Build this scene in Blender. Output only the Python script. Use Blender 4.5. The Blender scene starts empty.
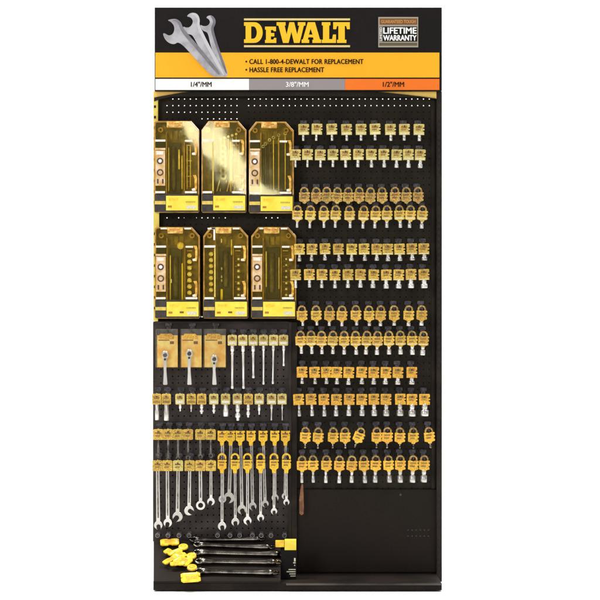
import bpy, bmesh, math, random
from mathutils import Vector, Matrix
random.seed(7)
C = bpy.context.scene.collection
SC = bpy.context.scene
# ------------------------------------------------------------------ camera, world, lamps
S = 0.00433          # metres per photo pixel on the pegboard plane
D = 9.0              # camera distance from the pegboard plane
ZC = 1.2152          # camera height
cam = bpy.data.cameras.new('camera'); camo = bpy.data.objects.new('camera', cam); C.objects.link(camo)
camo.location = (0, -D, ZC); camo.rotation_euler = (math.radians(90), 0, 0)
cam.sensor_width = 36; cam.lens = 36*D/(600*S); cam.clip_end = 100; cam.clip_start = 0.1
SC.camera = camo
w = bpy.data.worlds.new('World'); SC.world = w; w.use_nodes = True
w.node_tree.nodes['Background'].inputs[0].default_value = (1, 0.99, 0.97, 1)
w.node_tree.nodes['Background'].inputs[1].default_value = 0.2
SC.view_settings.view_transform = 'Standard'; SC.view_settings.look = 'None'
SC.view_settings.exposure = 0; SC.view_settings.gamma = 1

def area(name, loc, target, sx, sy, power, col=(1, 1, 1), roll=0):
    l = bpy.data.lights.new(name, 'AREA'); l.shape = 'RECTANGLE'; l.size = sx; l.size_y = sy
    l.energy = power; l.color = col
    o = bpy.data.objects.new(name, l); C.objects.link(o); o.location = loc
    d = Vector(target) - Vector(loc)
    o.rotation_euler = (d.to_track_quat('-Z', 'Y') @ __import__('mathutils').Quaternion((0, 0, 1), roll)).to_euler()
    return o
area('key_softbox', (-3.0, -5.2, 3.0), (0, 0, 1.0), 1.5, 1.5, 112, (1, 0.98, 0.94))
area('fill_softbox', (3.4, -5.6, 2.2), (0, 0, 1.2), 1.6, 1.6, 40, (1, 0.99, 0.97))
area('backdrop_lamp', (-2.6, -0.2, 5.2), (-1.6, 2.2, 0.8), 2.5, 1.0, 300)
area('backdrop_lamp', (2.6, -0.2, 5.2), (1.6, 2.2, 0.8), 2.5, 1.0, 300)

def W(px, py, y=0.0):
    k = S*(D + y)/D
    return Vector(((px-300)*k, y, ZC + (300-py)*k))
def K(y): return S*(D + y)/D

# long strip softbox behind the camera; the clear case lids mirror it as a diagonal glare
LID = -0.088
def mirror_pt(px, py, d):
    p = W(px, py, LID); k = 1 + d/(D+LID)
    return Vector((p.x*k, LID-d, ZC + (p.z-ZC)*k))
a_ = mirror_pt(183, 112, 10.2); b_ = mirror_pt(276, 212, 10.2)
mid = (a_+b_)/2; dv = (b_-a_)
ang = math.atan2(dv.z, dv.x)
sl = bpy.data.lights.new('strip_softbox', 'AREA'); sl.shape = 'RECTANGLE'; sl.size = dv.length; sl.size_y = 0.22; sl.energy = 20
sl.color = (1, 0.97, 0.85)
so = bpy.data.objects.new('strip_softbox', sl); C.objects.link(so); so.location = mid
# local -Z faces +Y : rotate X by 90deg, then roll in the XZ plane
so.rotation_euler = (Matrix.Rotation(-ang, 4, 'Y') @ Matrix.Rotation(math.radians(90), 4, 'X')).to_euler()

# ------------------------------------------------------------------ materials
def lin(c):
    return tuple(((v/255)/12.92 if v/255 <= 0.04045 else (((v/255)+0.055)/1.055)**2.4) for v in c) + (1,)
MATS = {}
def mat(name, rgb, rough=0.5, metal=0.0, rgb2=None, nscale=40, noff=0.5, rand=0.0, bump=0.0, bscale=200, spec=0.5, rvar=0.0, coat=0.0):
    """principled with procedural colour/roughness variation in object space"""
    if name in MATS: return MATS[name]
    m = bpy.data.materials.new(name); m.use_nodes = True; MATS[name] = m
    nt = m.node_tree; N = nt.nodes; L = nt.links; b = N['Principled BSDF']
    b.inputs['Roughness'].default_value = rough; b.inputs['Metallic'].default_value = metal
    b.inputs['Specular IOR Level'].default_value = spec
    b.inputs['Coat Weight'].default_value = coat
    tc = N.new('ShaderNodeTexCoord'); oi = N.new('ShaderNodeObjectInfo')
    va = N.new('ShaderNodeVectorMath'); va.operation = 'MULTIPLY_ADD'
    cb = N.new('ShaderNodeCombineXYZ')
    L.new(oi.outputs['Random'], cb.inputs[0]); L.new(oi.outputs['Random'], cb.inputs[2])
    L.new(cb.outputs[0], va.inputs[0]); va.inputs[1].default_value = (13.7, 5, 9.1)
    L.new(tc.outputs['Object'], va.inputs[2])
    nz = N.new('ShaderNodeTexNoise'); nz.inputs['Scale'].default_value = nscale; nz.inputs['Detail'].default_value = 4
    L.new(va.outputs[0], nz.inputs['Vector'])
    rp = N.new('ShaderNodeValToRGB'); rp.color_ramp.elements[0].position = noff-0.12; rp.color_ramp.elements[1].position = noff+0.12
    rp.color_ramp.elements[0].color = lin(rgb); rp.color_ramp.elements[1].color = lin(rgb2 or rgb)
    L.new(nz.outputs['Fac'], rp.inputs[0])
    out = rp.outputs[0]
    if rand:
        hv = N.new('ShaderNodeHueSaturation')
        mr = N.new('ShaderNodeMapRange'); mr.inputs[3].default_value = 1-rand; mr.inputs[4].default_value = 1+rand
        L.new(oi.outputs['Random'], mr.inputs[0]); L.new(mr.outputs[0], hv.inputs['Value'])
        mr2 = N.new('ShaderNodeMapRange'); mr2.inputs[3].default_value = 0.5-rand*0.05; mr2.inputs[4].default_value = 0.5+rand*0.05
        fr = N.new('ShaderNodeMath'); fr.operation = 'FRACT'; mm = N.new('ShaderNodeMath'); mm.operation = 'MULTIPLY'; mm.inputs[1].default_value = 7.3
        L.new(oi.outputs['Random'], mm.inputs[0]); L.new(mm.outputs[0], fr.inputs[0]); L.new(fr.outputs[0], mr2.inputs[0])
        L.new(mr2.outputs[0], hv.inputs['Hue'])
        L.new(out, hv.inputs['Color']); out = hv.outputs[0]
    L.new(out, b.inputs['Base Color'])
    if rvar:
        mr = N.new('ShaderNodeMapRange'); mr.inputs[3].default_value = max(0.02, rough-rvar); mr.inputs[4].default_value = rough+rvar
        n2 = N.new('ShaderNodeTexNoise'); n2.inputs['Scale'].default_value = nscale*0.4; L.new(va.outputs[0], n2.inputs['Vector'])
        L.new(n2.outputs['Fac'], mr.inputs[0]); L.new(mr.outputs[0], b.inputs['Roughness'])
    if bump:
        n3 = N.new('ShaderNodeTexNoise'); n3.inputs['Scale'].default_value = bscale; n3.inputs['Detail'].default_value = 3
        L.new(va.outputs[0], n3.inputs['Vector'])
        bp = N.new('ShaderNodeBump'); bp.inputs['Strength'].default_value = bump; bp.inputs['Distance'].default_value = 0.002
        L.new(n3.outputs['Fac'], bp.inputs['Height']); L.new(bp.outputs[0], b.inputs['Normal'])
    return m
def clear(name, tint, refl_rough=0.03, ior=1.5, alpha_mix=0.0, body=(200, 160, 60), bumps=0.0, bscl=14, bdist=0.004):
    """clear tinted plastic sheet: tinted transparency + a little tinted body + fresnel gloss"""
    m = bpy.data.materials.new(name); m.use_nodes = True; MATS[name] = m
    nt = m.node_tree; N = nt.nodes; L = nt.links
    for n in list(N):
        if n.type == 'BSDF_PRINCIPLED': N.remove(n)
    out = [n for n in N if n.type == 'OUTPUT_MATERIAL'][0]
    tr = N.new('ShaderNodeBsdfTransparent'); tr.inputs[0].default_value = lin(tint)
    df = N.new('ShaderNodeBsdfDiffuse'); df.inputs[0].default_value = lin(body)
    mx = N.new('ShaderNodeMixShader'); mx.inputs[0].default_value = alpha_mix
    L.new(tr.outputs[0], mx.inputs[1]); L.new(df.outputs[0], mx.inputs[2])
    gl = N.new('ShaderNodeBsdfGlossy'); gl.inputs['Roughness'].default_value = refl_rough
    gl.inputs[0].default_value = (1, 0.94, 0.58, 1)
    lw = N.new('ShaderNodeLayerWeight'); pw = N.new('ShaderNodeMath'); pw.operation = 'POWER'; pw.inputs[1].default_value = 5
    fr = N.new('ShaderNodeMath'); fr.operation = 'MULTIPLY_ADD'; fr.inputs[1].default_value = 0.9; fr.inputs[2].default_value = ((ior-1)/(ior+1))**2
    L.new(lw.outputs['Facing'], pw.inputs[0]); L.new(pw.outputs[0], fr.inputs[0])
    m2 = N.new('ShaderNodeMixShader')
    L.new(fr.outputs[0], m2.inputs[0]); L.new(mx.outputs[0], m2.inputs[1]); L.new(gl.outputs[0], m2.inputs[2])
    L.new(m2.outputs[0], out.inputs['Surface'])
    if bumps:
        tc = N.new('ShaderNodeTexCoord'); nz = N.new('ShaderNodeTexNoise'); nz.inputs['Scale'].default_value = bscl; nz.inputs['Detail'].default_value = 0.6 if bscl < 14 else 2
        L.new(tc.outputs['Object'], nz.inputs['Vector'])
        bp = N.new('ShaderNodeBump'); bp.inputs['Strength'].default_value = bumps; bp.inputs['Distance'].default_value = bdist
        L.new(nz.outputs['Fac'], bp.inputs['Height']); L.new(bp.outputs[0], gl.inputs['Normal'])
    return m

M_back = mat('backdrop_white', (244, 244, 243), 0.8)
M_board = mat('board_dark', (36, 32, 26), 0.6, rgb2=(47, 41, 33), nscale=6, rvar=0.12, spec=0.12, bump=0.15, bscale=500)
M_backing = mat('backing_dark', (24, 21, 19), 0.7, spec=0.1, rgb2=(36, 31, 28))
M_grey = mat('board_grey', (50, 44, 42), 0.5, rgb2=(70, 62, 60), nscale=9, rvar=0.12, spec=0.15, bump=0.15, bscale=500)
M_void = mat('base_dark', (34, 30, 25), 0.5, rgb2=(40, 33, 29), nscale=3.5, spec=0.1, rvar=0.1)
M_upy = mat('upright_yellow', (238, 222, 100), 0.45, rgb2=(222, 200, 92), nscale=25)
M_upd = mat('upright_dark', (38, 31, 26), 0.5, rgb2=(52, 43, 36), nscale=14, spec=0.15)
M_slot = mat('slot_black', (18, 16, 14), 0.7)
M_blk = mat('wire_black', (28, 26, 27), 0.35, rgb2=(42, 39, 42), nscale=60)
M_plate = mat('plate_grey', (44, 41, 45), 0.38, rgb2=(84, 80, 88), nscale=110, rand=0.25)
M_sblk = mat('sign_black', (27, 24, 24), 0.6, rgb2=(30, 27, 26), nscale=4, spec=0.1)
M_syel = mat('sign_yellow', (249, 181, 44), 0.5, rgb2=(247, 176, 40), nscale=5, spec=0.1)
M_lyel = mat('lettering_yellow', (246, 194, 48), 0.5, spec=0.1)
M_lpale = mat('bar_pale', (222, 200, 130), 0.4)
M_white = mat('print_white', (246, 246, 244), 0.45)
M_sgrey = mat('band_grey', (148, 139, 141), 0.45)
M_sorg = mat('band_orange', (243, 124, 46), 0.45, spec=0.1, rgb2=(240, 120, 44), nscale=5)
M_ink = mat('print_ink', (40, 26, 10), 0.6, spec=0.1)
M_wpic = mat('print_wrench', (152, 149, 156), 0.45, rgb2=(184, 182, 187), nscale=22)
M_wpic2 = mat('print_wrench_shade', (104, 100, 108), 0.45, rgb2=(128, 124, 132), nscale=20)
M_wpic3 = mat('print_wrench_light', (196, 195, 199), 0.45)
M_tan = mat('badge_tan', (168, 156, 138), 0.45)
M_brn = mat('badge_brown', (120, 82, 44), 0.45)
M_bor = mat('badge_orange', (214, 150, 80), 0.45)
M_fasc = mat('fascia_yellow', (244, 206, 104), 0.45, rgb2=(236, 190, 88), nscale=8)
M_chrome = mat('chrome', (222, 218, 214), 0.24, 1.0, rgb2=(200, 196, 192), nscale=30, rvar=0.08, rand=0.1)
M_satin = mat('satin_chrome', (216, 211, 206), 0.34, 0.9, rgb2=(198, 193, 186), nscale=16, rvar=0.1, rand=0.12)
M_pale = mat('pale_steel', (240, 236, 231), 0.32, 0.7, rgb2=(226, 221, 215), nscale=14, rand=0.1)
M_dsteel = mat('dark_steel', (170, 162, 154), 0.18, 1.0, rgb2=(88, 82, 78), nscale=22, rvar=0.08)
M_bore = mat('bore_dark', (30, 27, 26), 0.6)
def tagm(n, a, b): return mat(n, a, 0.42, rgb2=b, nscale=230, rand=0.12)
M_tA = tagm('tag_pale', (224, 206, 120), (184, 162, 86))
M_tC = tagm('tag_olive', (222, 184, 92), (150, 116, 52))
M_tD = tagm('tag_lemon', (244, 206, 88), (196, 154, 56))
M_tE = tagm('tag_gold', (234, 198, 84), (176, 138, 54))
M_tG = tagm('tag_amber', (240, 196, 78), (186, 140, 50))
M_tI = tagm('tag_orange', (248, 192, 64), (200, 142, 46))
M_tK = tagm('tag_bright', (255, 206, 66), (216, 152, 44))
M_tL = tagm('tag_yellow', (255, 212, 52), (226, 168, 36))
M_lab = mat('tag_label', (236, 228, 176), 0.45, rgb2=(216, 204, 140), nscale=200, rand=0.1)
M_labw = mat('label_white', (236, 232, 214), 0.45, rgb2=(205, 198, 176), nscale=220)
M_tray = mat('case_tray', (96, 80, 38), 0.3, rgb2=(150, 126, 54), nscale=24, bump=0.5, bscale=90)
M_liner = mat('case_liner', (38, 33, 34), 0.5, rgb2=(62, 54, 46), nscale=40)
M_amber = mat('case_frame', (146, 106, 42), 0.18, rgb2=(200, 150, 64), nscale=30, coat=0.5)
M_latch = mat('case_latch', (248, 204, 86), 0.25, rgb2=(200, 136, 40), nscale=60, coat=0.5)
M_handle = mat('case_handle', (248, 212, 122), 0.3, rgb2=(196, 134, 44), nscale=90)
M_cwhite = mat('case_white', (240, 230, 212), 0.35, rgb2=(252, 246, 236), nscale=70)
M_clab = mat('case_label', (252, 236, 84), 0.4, rgb2=(248, 222, 62), nscale=22, rand=0.03)
M_cstrip = mat('case_strip', (240, 210, 172), 0.4, rgb2=(216, 172, 100), nscale=40)
M_cstripe = mat('case_stripe', (232, 208, 96), 0.4, rgb2=(214, 184, 84), nscale=60)
M_gtool = mat('gilt_tool', (226, 202, 104), 0.3, 0.3, rgb2=(246, 228, 156), nscale=70)
M_gdark = mat('tool_dark', (66, 58, 50), 0.35, 0.3, rgb2=(90, 80, 68), nscale=70)
M_silver = mat('tool_silver', (208, 204, 196), 0.3, 0.6, rgb2=(150, 144, 136), nscale=90)
M_card = mat('card_orange', (250, 184, 66), 0.4, rgb2=(255, 226, 130), nscale=26, rand=0.05)
M_cardt = mat('card_black', (60, 54, 50), 0.35, rgb2=(90, 86, 84), nscale=40)
M_copper = mat('strip_copper', (150, 100, 62), 0.45, rgb2=(112, 66, 34), nscale=50)
M_lid = clear('lid_clear', (251, 242, 178), 0.04, 1.5, 0.05, (196, 168, 64), 1.0, 9, 0.0005)
M_blister = clear('blister_clear', (252, 252, 251), 0.12, 1.45, 0.03, (190, 190, 192), 0.35)

# ------------------------------------------------------------------ mesh helpers
def new_obj(name, me, m=None, parent=None, loc=None):
    o = bpy.data.objects.new(name, me); C.objects.link(o)
    if m is not None and me is not None and len(me.materials) == 0: me.materials.append(m)
    if parent is not None: o.parent = parent
    if loc is not None: o.location = loc
    return o
def tag(o, label=None, cat=None, group=None, kind=None):
    if label: o['label'] = label
    if cat: o['category'] = cat
    if group: o['group'] = group
    if kind: o['kind'] = kind
    return o
def empty(name, loc):
    o = bpy.data.objects.new(name, None); C.objects.link(o); o.location = loc; o.empty_display_size = 0.02; return o
def mesh_of(bm, name='mesh', smooth=False):
    bmesh.ops.recalc_face_normals(bm, faces=bm.faces)
    me = bpy.data.meshes.new(name); bm.to_mesh(me); bm.free()
    if smooth:
        for p in me.polygons: p.use_smooth = True
    return me
def build(name, bm, m, parent=None, loc=None, smooth=False):
    return new_obj(name, mesh_of(bm, name, smooth), m, parent, loc)
def BM(): return bmesh.new()
def box(bm, x0, x1, y0, y1, z0, z1, bev=0.0):
    g = bmesh.ops.create_cube(bm, size=1)
    for v in g['verts']:
        v.co = Vector(((x0+x1)/2+v.co.x*(x1-x0), (y0+y1)/2+v.co.y*(y1-y0), (z0+z1)/2+v.co.z*(z1-z0)))
    if bev:
        ed = list({e for v in g['verts'] for e in v.link_edges})
        bmesh.ops.bevel(bm, geom=ed, offset=bev, segments=2, affect='EDGES', profile=0.6)
def pbox(bm, px0, px1, py0, py1, yf, yb, bev=0.0, ref=None):
    """box from photo pixels, front face at depth yf"""
    a = W(px0, py1, yf if ref is None else ref); b = W(px1, py0, yf if ref is None else ref)
    box(bm, a.x, b.x, yf, yb, a.z, b.z, bev)
def prism(bm, pts, yf, yb, bev=0.0):
    """closed outline [(x,z)] extruded from yf (front) to yb, front edge chamfered by bev"""
    n = len(pts); area2 = sum(pts[i][0]*pts[(i+1) % n][1]-pts[(i+1) % n][0]*pts[i][1] for i in range(n)); sg = 1 if area2 > 0 else -1
    def offset(d):
        out = []
        for i in range(n):
            p, q, t = Vector(pts[i-1]), Vector(pts[i]), Vector(pts[(i+1) % n])
            e1 = (q-p).normalized(); e2 = (t-q).normalized()
            n1 = Vector((-e1.y, e1.x))*sg; n2 = Vector((-e2.y, e2.x))*sg; m_ = n1+n2
            if m_.length < 1e-6: m_ = n1
            m_.normalize(); c = max(0.55, m_.dot(n1)); out.append(tuple(q+m_*(d/c)))
        return out
    tri = __import__('mathutils').geometry.tessellate_polygon([[Vector((x, z, 0)) for x, z in pts]])
    vb = [bm.verts.new((x, yb, z)) for x, z in pts]
    if bev:
        vm = [bm.verts.new((x, yf+bev, z)) for x, z in pts]; vf = [bm.verts.new((x, yf, z)) for x, z in offset(bev)]
        loops = [vf, vm, vb]
    else:
        vf = [bm.verts.new((x, yf, z)) for x, z in pts]; loops = [vf, vb]
    for A, B in zip(loops, loops[1:]):
        for i in range(n): bm.faces.new((A[i], B[i], B[(i+1) % n], A[(i+1) % n]))
    for t in tri:
        for L_ in (vf, vb):
            try: bm.faces.new([L_[k] for k in t])
            except ValueError: pass
def ring(bm, cx, cz, ro, ri, yf, yb, a0=0, a1=360, n=20):
    full = abs(a1-a0) >= 360; k = n if full else n+1
    R = []
    for i in range(k):
        t = math.radians(a0+(a1-a0)*i/n); c, s = math.cos(t), math.sin(t)
        R.append([bm.verts.new((cx+r*c, y, cz+r*s)) for r, y in ((ro, yf), (ri, yf), (ri, yb), (ro, yb))])
    for i in range(n):
        A, B = R[i], R[(i+1) % k]
        for j in range(4): bm.faces.new((A[j], A[(j+1) % 4], B[(j+1) % 4], B[j]))
    if not full:
        bm.faces.new(R[0]); bm.faces.new(R[-1][::-1])
def lathe(bm, prof, axis='z', n=14, cx=0, cy=0, cz=0):
    """prof [(r,h)] round axis; open ends capped"""
    R = []
    for r, h in prof:
        row = []
        for i in range(n):
            t = 2*math.pi*i/n
            if axis == 'z': p = (cx+r*math.cos(t), cy+r*math.sin(t), cz+h)
            elif axis == 'y': p = (cx+r*math.cos(t), cy+h, cz+r*math.sin(t))
            else: p = (cx+h, cy+r*math.cos(t), cz+r*math.sin(t))
            row.append(bm.verts.new(p))
        R.append(row)
    for a, b in zip(R, R[1:]):
        for i in range(n): bm.faces.new((a[i], a[(i+1) % n], b[(i+1) % n], b[i]))
    bm.faces.new(R[0][::-1]); bm.faces.new(R[-1])
def tube(bm, pts, r, n=7):
    pts = [Vector(p) for p in pts]; R = []
    for i, p in enumerate(pts):
        t = (pts[min(i+1, len(pts)-1)]-pts[max(i-1, 0)]).normalized()
        u = t.cross(Vector((1, 0, 0)) if abs(t.x) < 0.9 else Vector((0, 0, 1))).normalized(); v = t.cross(u)
        rr = r[i] if isinstance(r, (list, tuple)) else r
        R.append([bm.verts.new(p+rr*(u*math.cos(2*math.pi*k/n)+v*math.sin(2*math.pi*k/n))) for k in range(n)])
    for a, b in zip(R, R[1:]):
        for i in range(n): bm.faces.new((a[i], a[(i+1) % n], b[(i+1) % n], b[i]))
    bm.faces.new(R[0][::-1]); bm.faces.new(R[-1])
def text_mesh(body, x0, x1, z0, z1, y, thick=0.0006, bold=0.0, spacing=1.0, vertical=False):
    """lettering scaled to fill the box x0..x1, z0..z1, facing the camera"""
    cu = bpy.data.curves.new('lettering', 'FONT'); cu.body = body; cu.size = 1; cu.space_character = spacing
    cu.resolution_u = 4
    t = bpy.data.objects.new('lettering_source', cu); C.objects.link(t)
    dg = bpy.context.evaluated_depsgraph_get(); me = bpy.data.meshes.new_from_object(t.evaluated_get(dg))
    bpy.data.objects.remove(t); bpy.data.curves.remove(cu)
    xs = [v.co.x for v in me.vertices]; ys = [v.co.y for v in me.vertices]
    if vertical:
        for v in me.vertices: v.co.x, v.co.y = -v.co.y, v.co.x
        xs = [v.co.x for v in me.vertices]; ys = [v.co.y for v in me.vertices]
    ax, bx, ay, by = min(xs), max(xs), min(ys), max(ys)
    for v in me.vertices:
        v.co = Vector((x0+(v.co.x-ax)/(bx-ax)*(x1-x0), y, z0+(v.co.y-ay)/(by-ay)*(z1-z0)))
    if bold:      # heavier strokes: the letters again, a hair to each side and a tenth of a millimetre proud
        d = bold*((x1-x0) if vertical else (z1-z0)); V = [tuple(v.co) for v in me.vertices]; F = [tuple(p.vertices) for p in me.polygons]; n = len(V); V2, F2 = [], []
        for i, (dx, dz) in enumerate(((-1, 0), (1, 0), (0, -.7), (0, .7))):
            V2 += [(a+dx*d, b-0.0001*i, c+dz*d) for a, b, c in V]; F2 += [tuple(j+n*i for j in f) for f in F]
        me = bpy.data.meshes.new('lettering'); me.from_pydata(V2, [], F2); me.update()
    return me
def ptext(body, px0, px1, py0, py1, y, m, parent, bold=0.0, spacing=1.0, vertical=False, name='lettering'):
    a = W(px0, py1, y); b = W(px1, py0, y)
    return new_obj(name, text_mesh(body, a.x, b.x, a.z, b.z, y, bold=bold, spacing=spacing, vertical=vertical), m, parent)
def pts_px(pts, y): return [(W(px, py, y).x, W(px, py, y).z) for px, py in pts]
def copy_tree(o, loc=None, parent=None):
    c = o.copy(); C.objects.link(c)
    if parent is not None: c.parent = parent
    if loc is not None: c.location = loc
    for ch in o.children: copy_tree(ch, None, c)
    return c

# ------------------------------------------------------------------ setting: seamless white sweep
bm = BM(); prof = [(-13, 0), (-8, 0), (-4, 0), (0, 0), (1.6, 0)]
R_ = 1.6
for i in range(1, 13):
    t = math.pi/2*i/12; prof.append((1.6+R_*math.sin(t), R_-R_*math.cos(t)))
prof += [(3.2, 3.5), (3.2, 6.5)]
rows = [[bm.verts.new((x, y, z)) for x in (-9, -4.5, 0, 4.5, 9)] for y, z in prof]
for a, b in zip(rows, rows[1:]):
    for i in range(4): bm.faces.new((a[i], a[i+1], b[i+1], b[i]))
sweep = build('floor', bm, M_back, smooth=True); tag(sweep, kind='structure')

# ------------------------------------------------------------------ display stand
stand = tag(empty('display_stand', (0, 0, 0)), 'tall black pegboard tool display with a yellow and black header sign', 'display stand')
def perforated(x0, x1, y0, y1, gx, gy, px, py, holes, yf, th, r):
    """perforated sheet as one mesh; cells of size gx,gy px centred on px+i*gx, py+j*gy"""
    V, F = [], []
    def q(*p):
        n = len(V); V.extend(p); F.append(tuple(range(n, n+len(p))))
    i0 = math.ceil((x0-px)/gx+0.5); i1 = math.floor((x1-px)/gx-0.5); j0 = math.ceil((y0-py)/gy+0.5); j1 = math.floor((y1-py)/gy-0.5)
    def w(a, b, yy=0): v = W(a, b, 0); return (v.x, yf+yy, v.z)
    for i in range(i0, i1+1):
        for j in range(j0, j1+1):
            cx, cy = px+i*gx, py+j*gy
            if not holes(cx, cy):
                q(w(cx-gx/2, cy+gy/2), w(cx+gx/2, cy+gy/2), w(cx+gx/2, cy-gy/2), w(cx-gx/2, cy-gy/2)); continue
            n = len(V); out = []; rr = r
            for k in range(8):
                dx = (1, 1, 0, -1, -1, -1, 0, 1)[k]; dy = (0, 1, 1, 1, 0, -1, -1, -1)[k]
                V.append(w(cx+dx*gx/2, cy+dy*gy/2))
            for k in range(8):
                t = math.pi/4*k; V.append(w(cx+rr*math.cos(t), cy+rr*math.sin(t)))
            for k in range(8):
                t = math.pi/4*k; V.append(w(cx+rr*math.cos(t), cy+rr*math.sin(t), th))
            for k in range(8):
                l = (k+1) % 8
                F.append((n+k, n+8+k, n+8+l, n+l)); F.append((n+8+k, n+16+k, n+16+l, n+8+l))
    ax, bx = px+(i0-.5)*gx, px+(i1+.5)*gx; ay, by = py+(j0-.5)*gy, py+(j1+.5)*gy
    for a, b, c, d in ((x0, ax, y0, y1), (bx, x1, y0, y1), (ax, bx, y0, ay), (ax, bx, by, y1)):
        if b > a and d > c: q(w(a, d), w(b, d), w(b, c), w(a, c))
    me = bpy.data.meshes.new('pegboard'); me.from_pydata(V, [], F); me.update(); return me
new_obj('pegboard', perforated(155, 437.5, 90, 583, 5.83, 6.6, 248.6, 99, lambda x, y: x > 164 and x < 432 and abs(x-242.8) > 2 and not (y < 101 and x < 172), 0.0, 0.004, 0.59), M_board, stand)
new_obj('pegboard', perforated(153.2, 290.5, 322.5, 541, 5.83, 6.6, 248.6, 330, lambda x, y: x > 158 and x < 288, -0.014, 0.004, 0.78), M_grey, stand)
bm = BM()
def gaps(y0, y1, xs):
    e = [155]+[v for g in xs for v in g]+[293]
    return [(e[i], e[i+1], y0, y1) for i in range(0, len(e), 2)]
for a in [(155, 198, 113.8, 121), (245, 437, 109.2, 121), (155, 437, 121, 212.6), (293, 437, 212.6, 583), (155, 293, 219, 315.5), (155, 293, 321, 583)] + gaps(212.6, 219, [(165, 171), (175, 184), (196, 210), (213, 219), (222, 226), (262, 280)]) + gaps(315.5, 321, [(201, 221), (229, 233), (252, 262)]):
    pbox(bm, a[0], a[1], a[2], a[3], 0.022, 0.03, ref=0)
build('back_panel', bm, M_backing, stand)
# frame trims of the grey lower-left panel
bm = BM()
pbox(bm, 288.8, 291.6, 322, 441, -0.024, -0.0145); pbox(bm, 153.2, 288.6, 321.5, 323.2, -0.022, -0.0145)
pbox(bm, 153.2, 288.6, 379.5, 380.2, -0.0165, -0.0145); pbox(bm, 153.2, 288.6, 422.5, 423.6, -0.022, -0.0145)
build('panel_trim', bm, M_grey, stand)
bm = BM(); pbox(bm, 291.8, 297, 322, 583, -0.03, -0.0005, 0.002); pbox(bm, 288.8, 291.6, 441.5, 583, -0.028, -0.0145)
build('centre_post', bm, M_upd, stand)
# uprights with slots
bm = BM(); pbox(bm, 153.4, 157.9, 91.5, 321.3, -0.034, 0.05, 0.001); pbox(bm, 153.4, 159.2, 207, 231, -0.037, -0.0345, 0.0008)
up = build('upright', bm, M_upy, stand)
bm = BM(); y = 106.6
while y < 318:
    if not 204 < y < 233: bm = BM(); pbox(bm, 153.9, 156.0, y-1.3, y+1.3, -0.0348, -0.0335); build('slot', bm, M_slot, up)
    y += 10.6
bm = BM(); pbox(bm, 436.6, 441.9, 91.5, 583, -0.034, 0.05, 0.001); pbox(bm, 431.4, 435.0, 100, 489, -0.006, -0.0005, 0.001)
up = build('upright', bm, M_upd, stand)
bm = BM(); y = 105.5
while y < 580:
    bm = BM(); pbox(bm, 438.0, 439.8, y-1.6, y+1.6, -0.0348, -0.0335); y += 6.35; build('slot', bm, M_slot, up)
# arch rail and yellow fascia under the header
bm = BM(); prism(bm, pts_px([(154, 90.6), (436.4, 90.6), (436.4, 98.6), (420, 96.2), (400, 94.4), (300, 94), (180, 94.2), (160, 97.4), (154, 98.6)], -0.036), -0.036, -0.0345); build('fascia', bm, M_fasc, stand)
arch = [(154.2, 97.6), (160, 96.4), (170, 94.6), (182, 92.6), (196, 91.3), (300, 90.7), (372, 91.3), (388, 92.8), (404, 94.4), (420, 96.4), (435.6, 98.4), (436.2, 99.2), (434, 99.3), (420, 97.2), (300, 96.0), (170, 96.6), (160, 99.2), (154.2, 101.5)]
def arch_fill(top): return top
bm = BM(); prism(bm, pts_px(arch, -0.038), -0.040, -0.0365); build('arch_rail', bm, M_board, stand)
# base: deck, kick plate, lip, big dark lower panel
DF = -0.34
bm = BM()
zt = W(0, 583, DF).z
box(bm, W(153.4, 0, DF).x, W(441.8, 0, DF).x, DF+0.002, 0.06, 0.006, zt-0.004)
build('base_deck', bm, mat('deck_black', (26, 22, 19), 0.6, spec=0.08, rgb2=(38, 31, 27), nscale=5), stand)
bm = BM(); box(bm, W(286, 0, DF).x, W(441.8, 0, DF).x, DF-0.006, DF+0.0015, zt-0.009, zt, 0.0025)
build('base_lip', bm, mat('lip_metal', (92, 86, 80), 0.42, 0.8, rgb2=(46, 42, 38), nscale=3.2), stand)
bm = BM(); pbox(bm, 297.2, 437.3, 489.5, 572, -0.012, -0.001, 0.0006); build('lower_panel', bm, M_void, stand)
bm = BM()
for (x, y_, r) in [(408+i*4.1, 530+j*6, .7) for i in range(6) for j in range(2)] + [(400.5, 494.8, 1.3)]:
    p = W(x, y_, -0.012); lathe(bm, [(r*S, -0.0121), (r*S*.8, -0.0135)], 'y', 10, p.x, 0, p.z)
build('peg_hole_dot', bm, mat('dot_olive', (64, 58, 42), 0.4), stand)  # raised olive dots added in place of faint pegboard perforations
# sloping tray for the big wrenches
def tray_pt(px, py):
    """world point on the tray slope seen at a pixel"""
    t = (py-541)/(582-541); yy = -0.06+t*(-0.26)
    return W(px, py, yy)
bm = BM()
q = [tray_pt(153.6, 541), tray_pt(280.6, 541), tray_pt(280.6, 582), tray_pt(153.6, 582)]
fv = [bm.verts.new(p) for p in q]; bv = [bm.verts.new(Vector((p.x, p.y+0.03, max(0.008, p.z-0.10)))) for p in q]
bm.faces.new(fv); bm.faces.new(bv[::-1])
for i in range(4): bm.faces.new((fv[i], bv[i], bv[(i+1) % 4], fv[(i+1) % 4]))
build('tray', bm, M_void, stand)
bm = BM(); p0 = tray_pt(153.6, 582); p1 = tray_pt(280.6, 582); box(bm, p0.x, p1.x, p0.y-0.012, p0.y-0.001, 0.006, p0.z+0.006, 0.002)
build('tray_lip', bm, M_void, stand)

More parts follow.
